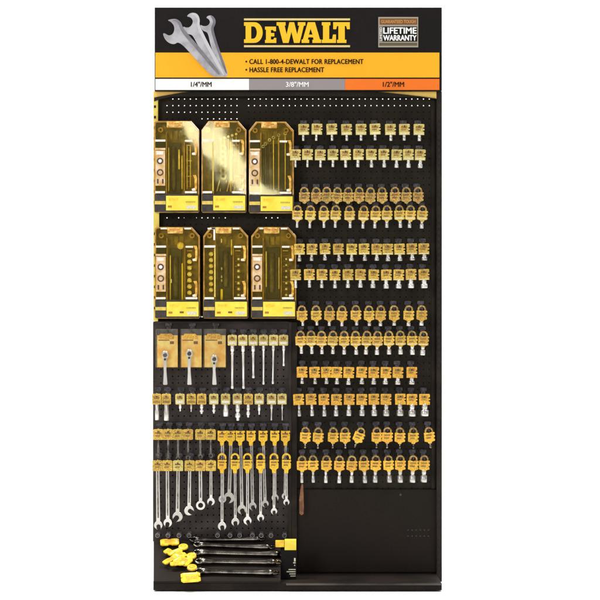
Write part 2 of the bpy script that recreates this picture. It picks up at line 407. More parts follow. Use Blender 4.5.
# ------------------------------------------------------------------ header sign
HY = -0.072
bm = BM(); pbox(bm, 154.6, 441.9, 7.4, 90.9, HY, -0.001, 0.002); head = build('header_sign', bm, M_sblk, stand)
def band(name, x0, x1, y0, y1, m, lift):
    bm = BM(); pbox(bm, x0, x1, y0, y1, HY-lift, HY-lift+0.0012); return build(name, bm, m, head)
band('yellow_band', 155.4, 439.4, 52.6, 77.5, M_syel, 0.0022)
band('white_band', 155.4, 249, 78.9, 89.9, M_white, 0.0022)
band('grey_band', 249.1, 345, 78.9, 89.9, M_sgrey, 0.0022)
band('orange_band', 345.1, 439.4, 78.9, 89.9, M_sorg, 0.0022)
TY = HY-0.0036
band('logo_bar', 244, 350, 18.4, 20.4, M_lpale, 0.0022); band('logo_bar', 244, 350, 45.2, 47.2, M_lpale, 0.0022)
def poly(bm, outer, holes=()):
    vs = [[bm.verts.new((W(x, y, TY).x, TY, W(x, y, TY).z)) for x, y in lp] for lp in (outer,)+tuple(holes)]
    ed = []
    for l in vs: ed += [bm.edges.new((l[i], l[(i+1) % len(l)])) for i in range(len(l))]
    bmesh.ops.triangle_fill(bm, use_beauty=True, edges=ed, normal=(0, -1, 0))
bm = BM(); T, B = 22.2, 42.9
def arcp(cx, cy, rx, ry, a0, a1, n=8): return [(cx+rx*math.cos(math.radians(a0+(a1-a0)*i/n)), cy+ry*math.sin(math.radians(a0+(a1-a0)*i/n))) for i in range(n+1)]
# D with slab serifs
poly(bm, [(244, T), (254.5, T)] + arcp(254.5, 32.5, 8.2, (B-T)/2, -90, 90, 14)[1:] + [(244, B), (244, B-3.6), (245.6, B-3.6), (245.6, T+3.6), (244, T+3.6)],
     [[(251.2, T+4.2)] + arcp(253.4, 32.5, 3.4, (B-T)/2-4.2, -90, 90, 10) + [(251.2, B-4.2)]])
e0 = 26.6   # small-capital E
poly(bm, [(265, e0), (276, e0), (276, e0+4.6), (273.6, e0+4.6), (273.0, e0+3.4), (270.9, e0+3.4), (270.9, 33.0), (274.3, 33.0), (274.3, 36.4), (270.9, 36.4), (270.9, B-3.4), (273.4, B-3.4), (274, B-5), (276.3, B-5), (276.3, B), (265, B), (265, B-3), (266, B-3), (266, e0+3), (265, e0+3)])
poly(bm, [(276.6, T), (285.6, T), (285.6, T+3.4), (284.6, T+3.4), (286.6, 34.4), (289.4, T), (294.2, T), (297.2, 34.4), (299.2, T+3.4), (297.8, T+3.4), (297.8, T), (305.4, T), (305.4, T+3.4), (303.9, T+3.4), (299.6, B), (294.0, B), (291.4, 31.8), (288.6, B), (283.0, B), (278.4, T+3.4), (276.6, T+3.4)])
poly(bm, [(307.8, T), (315.0, T), (320.0, B-3.4), (321.2, B-3.4), (321.2, B), (312.4, B), (312.4, B-3.2), (313.6, B-3.2), (313.1, B-5.6), (308.4, B-5.6), (307.9, B-3.2), (309.2, B-3.2), (309.2, B), (301.6, B), (301.6, B-3.4), (302.8, B-3.4)],
     [[(310.6, 28.6), (312.5, 34.6), (308.9, 34.6)]])
poly(bm, [(321.8, T), (330.4, T), (330.4, T+3.2), (329.2, T+3.2), (329.2, B-3.8), (332.2, B-3.8), (333, B-8.4), (336, B-8.4), (336, B), (321.8, B), (321.8, B-3.2), (323, B-3.2), (323, T+3.2), (321.8, T+3.2)])
poly(bm, [(333.2, T), (349.8, T), (349.8, T+7), (347, T+7), (346.2, T+3.8), (344.8, T+3.8), (344.8, B-3.2), (346.4, B-3.2), (346.4, B), (337, B), (337, B-3.2), (338.4, B-3.2), (338.4, T+3.8), (337, T+3.8), (336.2, T+7), (333.2, T+7)])
build('logo_lettering', bm, M_lyel, head)
ptext('\u2022 CALL 1-800-4-DEWALT FOR REPLACEMENT', 245.6, 363.3, 59.2, 64.0, TY, M_ink, head, bold=0.045, spacing=1.06)
ptext('\u2022 HASSLE FREE REPLACEMENT', 245.6, 324, 67.4, 72.2, TY, M_ink, head, bold=0.045, spacing=1.06)
ptext('1/4"/MM', 191, 211.5, 81.8, 86.8, TY, M_ink, head, bold=0.03)
ptext('3/8"/MM', 286, 308.6, 81.8, 86.8, TY, M_white, head, bold=0.03)
ptext('1/2"/MM', 383, 404, 81.8, 86.8, TY, M_ink, head, bold=0.03)
# wrench picture printed on the sign
def cp(l): return [(145+u/3.75, v/3.75) for u, v in l]
def flat(name, pts, m, lift):
    for _ in range(2):      # round the corners of the outline
        pts = [q for i in range(len(pts)) for q in (((pts[i][0]*3+pts[(i+1) % len(pts)][0])/4, (pts[i][1]*3+pts[(i+1) % len(pts)][1])/4), ((pts[i][0]+pts[(i+1) % len(pts)][0]*3)/4, (pts[i][1]+pts[(i+1) % len(pts)][1]*3)/4))]
    bm = BM(); prism(bm, pts_px(pts, HY-lift), HY-lift, HY-lift+0.0005); return build(name, bm, m, head)
w3 = [(228, 66), (238, 58), (252, 58), (262, 68), (266, 82), (262, 96), (256, 106), (264, 140), (284, 200), (300, 240), (314, 288), (284, 288), (262, 222), (246, 170), (238, 132), (232, 120), (218, 116), (208, 102), (207, 92), (218, 98), (230, 98), (240, 92), (244, 82), (240, 72)]
w2 = [(155, 62), (168, 49), (186, 47), (200, 56), (206, 74), (204, 92), (212, 110), (240, 168), (264, 214), (286, 250), (304, 288), (268, 288), (240, 240), (212, 196), (186, 146), (176, 130), (160, 128), (146, 114), (142, 98), (154, 104), (168, 102), (178, 90), (180, 76), (170, 64)]
w1 = [(83, 76), (100, 71), (120, 71), (136, 84), (142, 104), (160, 126), (198, 170), (236, 214), (268, 254), (290, 288), (254, 288), (222, 256), (190, 222), (158, 186), (138, 166), (122, 158), (112, 166), (94, 164), (76, 150), (66, 126), (74, 124), (88, 134), (102, 130), (110, 116), (110, 98), (98, 82)]
for i, (wp, sh) in enumerate(((w3, [(244, 60), (252, 58), (262, 68), (266, 82), (262, 96), (256, 106), (264, 140), (284, 200), (310, 276), (302, 276), (274, 200), (254, 140), (246, 106), (256, 84), (252, 70)]),
                              (w2, [(170, 54), (186, 47), (200, 56), (206, 74), (204, 92), (212, 110), (240, 168), (286, 250), (300, 282), (290, 282), (228, 172), (200, 112), (194, 92), (198, 74), (188, 58)]),
                              (w1, [(100, 76), (120, 71), (136, 84), (142, 104), (160, 126), (198, 170), (268, 254), (284, 280), (272, 280), (186, 176), (146, 132), (130, 106), (126, 90), (114, 80)]))):
    flat('wrench_picture', cp(wp), M_wpic, 0.0028+0.0012*i)
    flat('wrench_picture', cp(sh), (M_wpic2 if i != 1 else M_wpic3), 0.0034+0.0012*i)
# lifetime warranty badge
def bband(name, x0, x1, y0, y1, m, lift):
    bm = BM(); pbox(bm, x0, x1, y0, y1, HY-lift, HY-lift+0.0006); return build(name, bm, m, head)
bband('badge', 378.3, 418.2, 17.0, 47.3, M_tan, 0.0012)
bband('badge_field', 382.6, 417.2, 26.4, 41.6, M_sblk, 0.0018)
bband('badge_banner', 379.6, 417.2, 18.4, 24.6, M_brn, 0.0018)
bband('badge_field', 379.3, 417.2, 42.8, 45.6, mat('badge_olive', (92, 84, 58), .5), 0.0018)
bband('badge_field', 379.3, 382.2, 26.4, 41.6, mat('badge_side', (110, 104, 96), .5), 0.0018)
BY = HY-0.0026
ptext('GUARANTEED TOUGH', 381.2, 415.6, 20.0, 23.2, BY, M_bor, head, bold=0.03)
ptext('LIFETIME', 383.4, 416.4, 27.6, 33.6, BY, M_white, head, bold=0.05)
ptext('WARRANTY', 383.4, 416.4, 35.2, 40.6, BY, M_white, head, bold=0.05)
ptext('LIMITED', 379.7, 381.9, 27.2, 40.8, BY, M_white, head, bold=0.03, vertical=True)

# ------------------------------------------------------------------ hooks
HOOK = -0.118
def hook_mesh(plate_h=9.0):
    """origin: where the arm passes through the tag at depth TAGY; local metres"""
    k = S; bm = BM()
    return bm
TAGY = -0.098
def make_hook():
    root = empty('peg_hook', (0, 0, 0)); kk = S
    bm = BM()
    box(bm, -2.2*kk, 2.2*kk, 0.0912, 0.0965, -1.6*kk, 8.6*kk, 0.0015)
    box(bm, -3.3*kk, 3.3*kk, 0.088, 0.0911, 5.0*kk, 8.2*kk, 0.001)
    build('plate', bm, M_plate, root)
    bm = BM(); tube(bm, [(0, 0.0908, -0.2*kk), (0, 0.05, 0), (0, -0.012, 0), (0, -0.020, 0.001), (0, -0.0235, 0.005)], 0.0023)
    build('arm', bm, M_blk, root)
    return root
HOOK0 = make_hook(); hook_used = [False]
ORD = ['first', 'second', 'third', 'fourth', 'fifth', 'sixth', 'seventh', 'eighth', 'ninth', 'tenth', 'eleventh', 'twelfth', 'thirteenth', 'fourteenth']
def hook_at(px, py, label, group='black peg hooks holding the hanging tools', front=0.0):
    if px < 291.5 and py > 322: front = front-0.0145 if front <= 0 else front
    loc = W(px, py, TAGY+front)
    if not hook_used[0]: o = HOOK0; o.location = loc; hook_used[0] = True
    else: o = copy_tree(HOOK0, loc)
    tag(o, label, 'hook', group); return o

# ------------------------------------------------------------------ tags and sockets
def loop_bm(k, top=4.2):
    bm = BM(); R = top*k; ring(bm, 0, 0, R, R*0.62, -0.0026, 0.0026, -14, 194, 16); return bm
def ring_tag(k, w=5.2, top=4.2, body0=1.3, body1=10.8, neck=1.5, neckl=12.2, notch=1.3):
    bm = BM(); yf, yb = -0.003, 0.003
    pts = [(-w, -body0), (-w*.55, -body0+.3), (0, -body0-.35), (w*.55, -body0+.3), (w, -body0), (w+.5, -body0-1.4), (w-notch, -body0-2.2), (w+.3, -body0-3.2), (w+.3, -body0-4.8), (w-notch, -body0-5.8), (w, -body0-6.8),
           (w, -body1+1), (neck+.6, -body1), (neck, -neckl), (-neck, -neckl), (-neck-.6, -body1), (-w, -body1+1)]
    prism(bm, [(x*k, z*k) for x, z in pts], yf, yb, 0.0006)
    return bm
def square_tag(k, w=5.3, t=3.0, b=7.8, notch=1.5, bump=False):
    bm = BM(); yf, yb = -0.003, 0.003
    pts = [(-w, t-.5), (-w+.7, t), (w-.5, t), (w, t-.6), (w, -.2), (w-notch, -.8), (w-notch, -1.4), (w+.2, -2.0), (w+.2, -3.0), (w-notch, -3.6), (w-notch, -4.2), (w, -4.8), (w, -b), (-w, -b)]
    prism(bm, [(x*k, z*k) for x, z in pts], yf, yb, 0.0006)
    return bm
def box_tag(k, w=5.1, t=3.0, b=7.6):
    bm = BM()
    pts = [(-w, t-.8), (-w+1, t), (-1, t), (0, t+.7), (1, t), (w-1, t), (w, t-.8), (w, -b+.6), (w-.6, -b), (-w+.6, -b), (-w, -b+.6)]
    prism(bm, [(x*k, z*k) for x, z in pts], -0.003, 0.003, 0.0006); return bm
def wr_tag(k, top=True, w=4.4, body=8.4, tail=13.2):
    bm = BM()
    if top: ring(bm, 0, 0, 4.4*k, 2.7*k, -0.003, 0.003, -20, 200, 16)
    b0 = 2.0 if top else -2.4
    pts = [(-w, -b0), (0, -b0-.5), (w, -b0), (w+.5, -b0-1.5), (w-1, -b0-2.6), (w+.2, -b0-3.8), (w, -body), (2.1, -body-1.6), (1.7, -tail), (-1.7, -tail), (-2.1, -body-1.6), (-w, -body)]
    prism(bm, [(x*k, z*k) for x, z in pts], -0.003, 0.003, 0.0006); return bm
def socket_bm(r, L, drive=0.8):
    """socket seen from the side, hanging below the tag: r,L metres"""
    bm = BM()
    lathe(bm, [(r*.55, 0.004), (r*drive, 0), (r*drive, -L*.34), (r*drive*.86, -L*.38), (r*drive*.86, -L*.43), (r, -L*.5), (r, -L+.0012), (r*.93, -L), (r*.72, -L), (r*.68, -L+.006)], 'z', 14)
    return bm
def print_bm(k, x0, x1, z0, z1, rows=2):
    bm = BM(); box(bm, x0*k, x1*k, -0.0038, -0.0031, z0*k, z1*k); return bm

M_loopt = mat('loop_olive', (196, 160, 84), 0.35, rgb2=(128, 98, 46), nscale=160, rand=0.15)
M_print = mat('tag_print', (120, 88, 32), 0.5, rgb2=(180, 140, 60), nscale=300, rand=0.15)
M_printd = mat('tag_print_dark', (96, 66, 30), 0.5, rgb2=(170, 120, 48), nscale=300, rand=0.15)
k0 = K(TAGY)
def row(xs, ytag, kind, mtag, sock, rowname, tagword, sockword='socket', label=None, msock=None, jit=0.5, tilt=None, printm=None):
    """xs: tag centres; ytag: pixel of the hook hole; sock: list of (half width px, length px, offset px) per item or None"""
    tm = {'ring': lambda: ring_tag(k0), 'square': lambda: square_tag(k0), 'box': lambda: box_tag(k0)}[kind]
    tag_me = mesh_of(tm(), 'hang_tag'); tag_me.materials.append(mtag)
    loop_me = None
    if kind == 'ring': loop_me = mesh_of(loop_bm(k0), 'loop'); loop_me.materials.append(M_loopt)
    bot = {'ring': -10.2, 'square': -7.8, 'box': -7.6}[kind]
    lab_me = None
    if label:
        lab_me = mesh_of(print_bm(k0, -4.6, 4.6 if kind != 'ring' else 4.2, bot+0.3, bot+label), 'label'); lab_me.materials.append(M_lab)
    pr_me = mesh_of(print_bm(k0, -3.2, 2.6, (-1.4 if kind != 'ring' else -4.6), (1.2 if kind != 'ring' else -2.9)), 'number_print'); pr_me.materials.append(printm or M_print)
    pr2 = mesh_of(print_bm(k0, -3.2, 1.6, (-3.4 if kind != 'ring' else -7.4), (-2.2 if kind != 'ring' else -5.9)), 'number_print'); pr2.materials.append(printm or M_print)
    for i, x in enumerate(xs):
        jx, jy = 0.0, random.uniform(-jit, jit)*0.5
        o = empty('hanging_socket' if sockword == 'socket' else 'hanging_tool', W(x+jx, ytag+jy, TAGY))
        o.rotation_euler = (0, math.radians(random.uniform(-2.5, 2.5)), math.radians(random.uniform(-7, 7)))
        if tilt and i in tilt: o.rotation_euler[1] = math.radians(tilt[i])
        lb = f'{sockword} under {tagword} tag, {ORD[i]} from left in {rowname}'
        tag(o, lb, 'socket' if sockword == 'socket' else 'tool', f'{sockword}s on hang tags in {rowname}')
        new_obj('hang_tag', tag_me, None, o)
        if loop_me: new_obj('loop', loop_me, None, o)
        if lab_me: new_obj('label', lab_me, None, o)
        new_obj('number_print', pr_me, None, o); new_obj('number_print', pr2, None, o)
        if sock and sock[i]:
            r, L, off = sock[i]
            bm = socket_bm(r*1.14*k0, L*k0, 0.72 if r > 1.6 else 0.95)
            s_ = build('socket_body', bm, (msock or M_pale), o, (off*k0, 0.0065, (bot+0.2)*k0), smooth=False)
            for p in s_.data.polygons: p.use_smooth = len(p.vertices) == 4
        hook_at(x, ytag+jy, f'black peg hook holding the {ORD[i]} tag from left in {rowname}')
def ramp(n, r0, r1, l0, l1, p=1.0, off=0.0):
    return [(r0+(r1-r0)*(i/(n-1))**p, l0+(l1-l0)*i/(n-1)+random.uniform(-.3, .3), off+random.uniform(-.5, .5)) for i in range(n)]
rp_ = 'of right panel'
A = [303.7, 317, 331.7, 346.5, 361, 375, 390.4, 404.4, 419]
row(A, 127, 'square', M_tA, ramp(9, 1.1, 1.5, 6.2, 6.0), 'top row '+rp_, 'pale yellow', label=2.6)
B_ = [295.5, 307.5, 320.3, 333, 345.5, 358.5, 371.3, 383.8, 396.8, 408.3, 420.3]
row(B_, 152.3, 'square', M_tA, ramp(11, 1.0, 2.1, 7.0, 7.8), 'second row '+rp_, 'pale yellow', label=2.4)
Cx = [304.3, 316.3, 326.8, 337.5, 348.3, 359.3, 370.5, 382, 395, 406.3, 418]
row(Cx, 191.3, 'ring', M_tC, [(0.9, 2.6, 0)]*11, 'third row '+rp_, 'olive looped', msock=M_satin, label=None, printm=M_printd)
Dx = [297.5, 310.5, 323.8, 335.8, 349.5, 363.8, 375.8, 387, 399.3, 410.5, 422.5]
row(Dx, 209.6, 'ring', M_tD, ramp(11, 1.2, 1.7, 8.2, 8.6), 'fourth row '+rp_, 'lemon looped', label=2.4)
E = [299.5, 312, 325, 338.3, 351.8, 364, 376.8, 387.8, 399.5, 411.8, 423.8]
row(E, 246.6, 'square', M_tE, ramp(11, 1.8, 2.5, 6.6, 6.4), 'fifth row '+rp_, 'gold', label=1.4, msock=M_satin)
F = [295.5, 309.3, 322, 335, 348, 360.5, 373.8, 386.3, 398.8, 411, 423.8]
row(F, 272.3, 'square', M_tE, ramp(11, 1.3, 2.9, 7.6, 8.4), 'sixth row '+rp_, 'gold', label=1.2)
G = [301.8, 316, 329.5, 342, 355.8, 369, 380.8, 394, 408.8, 421.8]
row(G, 309.6, 'ring', M_tG, ramp(10, 1.3, 1.9, 6.0, 6.4), 'seventh row '+rp_, 'amber looped')
H = [300.5, 311, 321.6, 333, 344.2, 355.6, 367, 377.6, 389, 400.3, 412, 423.5]
row(H, 335, 'ring', M_tG, ramp(12, 1.5, 2.2, 9, 10), 'eighth row '+rp_, 'amber looped', label=1.6)
I_ = [302, 314.5, 326.3, 336.8, 348.8, 361.8, 373.8, 386, 398, 411.8]
row(I_, 370, 'square', M_tI, ramp(10, 1.8, 2.7, 6.6, 7.0), 'ninth row '+rp_, 'orange yellow', msock=M_satin)
J = [298.5, 311, 323.8, 336.5, 349.3, 361.8, 373.8, 386, 400.3, 412, 424.5]
row(J, 397, 'square', M_tI, ramp(11, 1.7, 3.5, 11.6, 11.6), 'tenth row '+rp_, 'orange yellow', msock=M_satin)
Kx = [305.5, 318.3, 333.3, 345, 360.8, 376.8, 387.5, 400, 413.3, 428.8]
row(Kx, 431.5, 'ring', M_tK, [(1.0, 7.0, 0)]*10, 'eleventh row '+rp_, 'bright looped', msock=M_dsteel, tilt={4: 22, 9: -6})
Lx = [302, 313, 326.3, 339.5, 352, 363.8, 375.8, 388.3, 400.3, 413.3, 424.3]
row(Lx, 459.6, 'ring', M_tK, ramp(11, 1.5, 2.9, 13.4, 13.2), 'bottom row '+rp_, 'bright looped', msock=M_satin)

# ------------------------------------------------------------------ left side: drive tools
lp_ = 'of left panel'
def tool(name, x, y0, mtag, prof, label, cat, grp, kind='box', mt=None, hooklab=None):
    """tag + lathed tool; prof in px from the tag bottom: [(r, down)]"""
    o = empty(name, W(x, y0, TAGY)); o.rotation_euler = (0, math.radians(random.uniform(-1, 1)), math.radians(random.uniform(-6, 6)))
    tag(o, label, cat, grp)
    build('hang_tag', box_tag(k0, 4.6), mtag, o)
    build('label', print_bm(k0, -3.6, 3.6, -6.4, -3.8), M_labw if mtag is M_tA else M_print, o)
    build('number_print', print_bm(k0, -3.0, 2.4, -2.4, 0.6), M_print, o)
    bm = BM(); lathe(bm, [(r*k0, -d*k0) for r, d in prof], 'z', 14)
    b = build('tool_body', bm, mt or M_pale, o, (0, 0.0065, -7.4*k0))
    for p in b.data.polygons: p.use_smooth = len(p.vertices) == 4
    if hooklab: hook_at(x, y0, hooklab)
    return o
ext = [(232.3, 388.8, 1), (242.8, 388.8, 1), (253.1, 378.2, 1), (263.4, 384.5, 0), (273.6, 384, 0), (283.5, 366, 0)]
for i, (x, ye, hd) in enumerate(ext):
    L = ye-345.2
    pr = [(1.2, -0.6), (1.9, 0), (1.9, 5.6), (1.3, 6.2), (1.3, 7.4), (1.75, 8.2), (1.25, 10), (1.15, L-3), (1.5, L-2.6), (1.5, L-.6), (1.0, L)] if hd else [(1.1, -.6), (1.5, 0), (1.5, 4.6), (1.0, 5.8), (0.95, L-3), (1.2, L-2.6), (1.2, L-.4), (.8, L)]
    wd = ['longest chrome extension bar', 'long chrome extension bar', 'mid length chrome extension bar', 'slim chrome extension bar', 'slim grey extension bar', 'short chrome extension bar'][i]
    tool('extension_bar', x, 338, M_tA, pr, f'{wd}, {ORD[i]} from left beside the three ratchet cards', 'extension bar', 'extension bars hanging on yellow tags', hooklab=f'black peg hook holding the {ORD[i]} extension bar from left')
acc = [(156.7, 2.0, 16, 's'), (166.3, 2.6, 16.6, 's'), (180, 1.3, 7.2, 'd'), (191.3, 1.0, 7.8, 'd'), (201.7, 1.9, 9.8, 'j'), (213.8, 1.7, 9.4, 'j'), (225.6, 2.7, 12.4, 's'), (237.4, 2.6, 16.6, 'j'), (248.3, 1.9, 13.4, 'j'), (259.2, 1.4, 10.6, 'd'), (271.6, 1.4, 16.4, 't'), (282, 1.0, 16.4, 't')]
nm = ['chrome drive socket', 'wide grey drive socket', 'tiny chrome adapter', 'tiny grey adapter', 'short chrome universal joint', 'small chrome universal joint', 'wide chrome adapter', 'large stepped chrome universal joint', 'chrome universal joint', 'short chrome bit holder', 'slim chrome stepped bar', 'very thin steel bar']
for i, (x, r, L, t) in enumerate(acc):
    if t == 's': pr = [(r*.6, -.6), (r*.85, 0), (r*.85, L*.35), (r, L*.45), (r, L-.4), (r*.8, L)]
    elif t == 'd': pr = [(r*.7, -.6), (r, 0), (r, L*.6), (r*.6, L*.65), (r*.6, L-.3), (r*.4, L)]
    elif t == 'j': pr = [(r*.6, -.6), (r*.9, 0), (r*.9, L*.4), (r*.55, L*.5), (r*1.05, L*.62), (r*1.05, L*.78), (r*.6, L*.84), (r*.6, L-.4), (r*.45, L)]
    else: pr = [(r*.8, -.6), (r, 0), (r, L*.25), (r*.6, L*.32), (r*.6, L-2), (r*.75, L-1.6), (r*.6, L)]
    tool('socket_adapter', x, 396.8, M_tE if i in (0, 1, 3, 4, 8) else M_tA, pr, f'{nm[i]}, {ORD[i]} from left in the row under the ratchets', 'socket adapter', 'socket adapters in the row under the ratchets', mt=(M_satin if i in (1, 3, 10, 11) else M_pale), hooklab=f'black peg hook holding the {ORD[i]} adapter from left under the ratchets')

# ------------------------------------------------------------------ ratchets on cards
CY = -0.07
kc = K(CY)
def grip_card(x0, x1, hx, hy, idx, words, top):
    cx = (x0+x1)/2; o = empty('ratchet_pack', W(cx, 367.5, CY)); hw = (x1-x0)/2
    tag(o, words, 'ratchet', 'ratchets packed on yellow cards')
    def b(name, a, c, z0, z1, yf, yb, m, bev=0):
        bm = BM(); box(bm, a*kc, c*kc, yf, yb, z0*kc, z1*kc, bev); return build(name, bm, m, o)
    b('card', -hw+.8, hw-.8, 0.4, 32.2, 0.004, 0.006, M_card)
    b('card_header', -hw+.8, hw-.8, 32.3, 38.4, 0.0035, 0.006, M_cardt)
    bm = BM(); prism(bm, [(x*kc, z*kc) for x, z in ((-hw+2.4, 31), (-hw+4, 33.8), (hw-7, 33.8), (hw-4.5, 31.2), (hw-4.5, 28.2), (-hw+2.4, 29))], 0.0022, 0.0036); build('card_print', bm, M_tI, o)
    b('card_print', hw-8.5, hw-4.5, 23.4, 26.2, 0.003, 0.0038, M_brn)
    b('card_print', -hw+2, hw-9, 26.8, 27.8, 0.003, 0.0038, M_printd)
    # clear blister over the card, open at the bottom where the handle leaves
    bm = BM(); box(bm, (-hw)*kc, hw*kc, -0.026, 0.0032, 0*kc, 38.6*kc, 0.004)
    build('blister', bm, M_blister, o)
    # ratchet
    rx, rz = (hx-cx), (367.5-hy)
    bm = BM(); n = 24
    out = []
    for i in range(n):
        t = math.radians(-60+300*i/(n-1)); out.append(((rx+3.3*math.cos(t))*kc, (rz+4.2*math.sin(t))*kc))
    out += [((rx-1.6+0.0)*kc, (rz-8)*kc), ((rx-1.5)*kc, -1*kc), ((rx-1.4)*kc, -4*kc), ((rx-2.0)*kc, -16.4*kc), ((rx-1.2)*kc, -17.2*kc), ((rx+1.8)*kc, -17.2*kc), ((rx+2.4)*kc, -16.4*kc), ((rx+1.4)*kc, -4*kc), ((rx+1.3)*kc, -1*kc), ((rx+1.6)*kc, (rz-8)*kc)]
    prism(bm, out, -0.020, -0.008, 0.0014); r = build('ratchet', bm, M_pale, o)
    bm = BM(); lathe(bm, [(2.0*kc, -0.0235), (2.2*kc, -0.0205)], 'y', 16, rx*kc, 0, rz*kc); build('selector', bm, M_dsteel, r)
    bm = BM(); box(bm, (rx-1.1)*kc, (rx+.9)*kc, -0.022, -0.0205, (rz-5.2)*kc, (rz-3.2)*kc); build('lever', bm, M_bore, r)
    # hanging hook
    hook_at(cx, 331.5, f'black peg hook holding the {words.split(",")[0]}')
grip_card(156.3, 178.4, 165.4, 355, 0, 'ratchet pack at the far left, under the cased tool sets', 'plain')
grip_card(180.4, 202.2, 189.5, 353.5, 1, 'middle ratchet pack, between two other orange ratchet cards', 'torn')
grip_card(203.6, 226.4, 214.4, 359, 2, 'rightmost ratchet pack, beside the extension bars', 'bright')

# ------------------------------------------------------------------ wrenches
def wrench_outline(k, L, w_, R, tilt=15, gap=None, depth=None, taper=0.85):
    """open-end wrench hanging down: origin at top of shaft, head centre at -L. px units"""
    gap = gap or R*0.46; depth = depth or R*0.95
    th0 = math.asin(min(.95, w_/2/R)); pts = []
    a = math.radians(-90+tilt)                     # jaw direction
    d = (math.cos(a), math.sin(a)); nrm = (-d[1], d[0])
    tip = math.asin(gap/R)
    start = math.pi/2-th0; end = a+tip+2*math.pi*0
    # right side clockwise from top to jaw
    N_ = 12; s = start; e = a+tip
    P = [(w_/2*taper, 0)]
    for i in range(N_+1):
        t = s+(e-s)*i/N_; P.append((R*math.cos(t)*(1.0), -L+R*math.sin(t)))
    for side in (1, -1):
        seq = [(R*1.02, gap), (R-depth, gap), (R-depth-gap*.5, gap*.4)] if side == 1 else [(R-depth-gap*.5, -gap*.4), (R-depth, -gap), (R*1.02, -gap)]
        for u, v in seq: P.append((d[0]*u+nrm[0]*v, -L+d[1]*u+nrm[1]*v))
    s2 = a-tip; e2 = math.pi/2+th0-2*math.pi
    for i in range(N_+1):
        t = s2+(e2-s2)*i/N_; P.append((R*math.cos(t), -L+R*math.sin(t)))
    P.append((-w_/2*taper, 0))
    return [(x*k, z*k) for x, z in P]
def ring_head(bm, k, L, w_, R, yf, yb):
    prism(bm, [(-w_/2*k, 0), (-w_/2*k, (-L+R*.8)*k), (w_/2*k, (-L+R*.8)*k), (w_/2*k, 0)], yf+.001, yb-.001, 0.0008)
    ring(bm, 0, -L*k, R*k, R*.56*k, yf-.001, yb+.001, 0, 360, 20)
def wrench(x, ytag, style, mtag, y_end, w_, R, head, label, dx=0.0, lean=0.0, depth=TAGY, hidden_tag=False, m=None, shade=None, grp='combination wrenches hanging on yellow tags', jaw=15, tagw=5.1, hooklab=None):
    """x: tag centre; y_end: lowest pixel of the head"""
    w_ *= 1.14; R *= 1.06
    k = K(depth); o = empty('wrench', W(x, ytag, depth)); tag(o, label, 'wrench', grp)
    top = {'box': 7.0, 'ring': 10.0, 'tail': 9.0}[style]
    if style == 'box': build('hang_tag', box_tag(k, tagw), mtag, o)
    elif style == 'ring': build('hang_tag', wr_tag(k, True, 4.4, 10.5, 15.6), mtag, o)
    else: build('hang_tag', wr_tag(k, False, 4.4, 7.2, 12.6), mtag, o)
    z0 = -3.2 if style == 'ring' else 0.5
    build('number_print', print_bm(k, -3.0, 2.6, z0-2.2, z0-.6), M_printd, o); build('number_print', print_bm(k, -2.8, 1.6, z0-5.0, z0-3.4), M_print, o)
    L = (y_end-ytag)-top+2.0-R
    bm = BM(); yf, yb = 0.0045, 0.0095
    if head == 'ring': ring_head(bm, k, L, w_, R, yf, yb)
    else: prism(bm, wrench_outline(k, L, w_, R, jaw), yf, yb, 0.0009)
    groove = BM(); gl_ = max(6, L-R-3); box(groove, -w_*.2*k, w_*.2*k, yf-0.0006, yf+0.001, (-gl_)*k, -2.2*k, 0.0004)
    # hidden box end above, behind the tag
    ring(bm, 0, 1.5*k, 3.0*k, 1.7*k, yf, yb, 0, 360, 14)
    b = build('wrench_body', bm, m or M_pale, o, (dx*k, 0, -(top-2.0)*k)); b.rotation_euler = (0, math.radians(lean), 0)
    build('groove', groove, M_groove, b)
    if hooklab: hook_at(x, ytag, hooklab)
    return o
M_groove = mat('wrench_groove', (150, 144, 138), 0.42, 0.8, rgb2=(92, 86, 82), nscale=70, rand=0.2)
# upper row of wrench tags: bodies of these hang behind the lower row
XU = [158.2, 168, 177.9, 188, 200.3, 210.7, 222, 230.6, 240.2, 251, 263, 274.7, 285.4]
BACKD = -0.062
upper = {6: (503, 2.8, 3.6, 'ring', 0), 7: (503.5, 3.2, 5.2, 'open', -2), 8: (514.5, 3.0, 4.4, 'open', 1), 9: (510.5, 2.9, 3.8, 'open', 1), 10: (507.5, 2.8, 3.4, 'open', 1.5), 11: (501.5, 2.5, 3.4, 'open', 0), 12: (499.5, 2.3, 3.0, 'open', -1)}
for i, x in enumerate(XU):
    hl = f'black peg hook holding the {ORD[i]} wrench from left in the upper wrench row'
    if i in upper:
        ye, w_, R, hd, ln = upper[i]
        wrench(x, 433, 'tail', M_tL, ye, w_, R, hd, f'{"ring" if hd == "ring" else "open"} ended wrench partly behind others, {ORD[i]} tag from left in upper wrench row', dx=0.4, lean=-ln, depth=BACKD, m=M_satin, grp='wrenches on the upper wrench row', hooklab=hl, jaw=-28 if i == 7 else 20)
    else:
        ye = [466, 466, 465, 464, 463, 462][i]
        wrench(x, 432.2, 'box', M_tE, ye-4, 2.0, 2.2, 'ring', f'small wrench under dull yellow tag, {ORD[i]} from left in upper wrench row', depth=BACKD, m=M_dsteel, grp='wrenches on the upper wrench row', hooklab=hl)
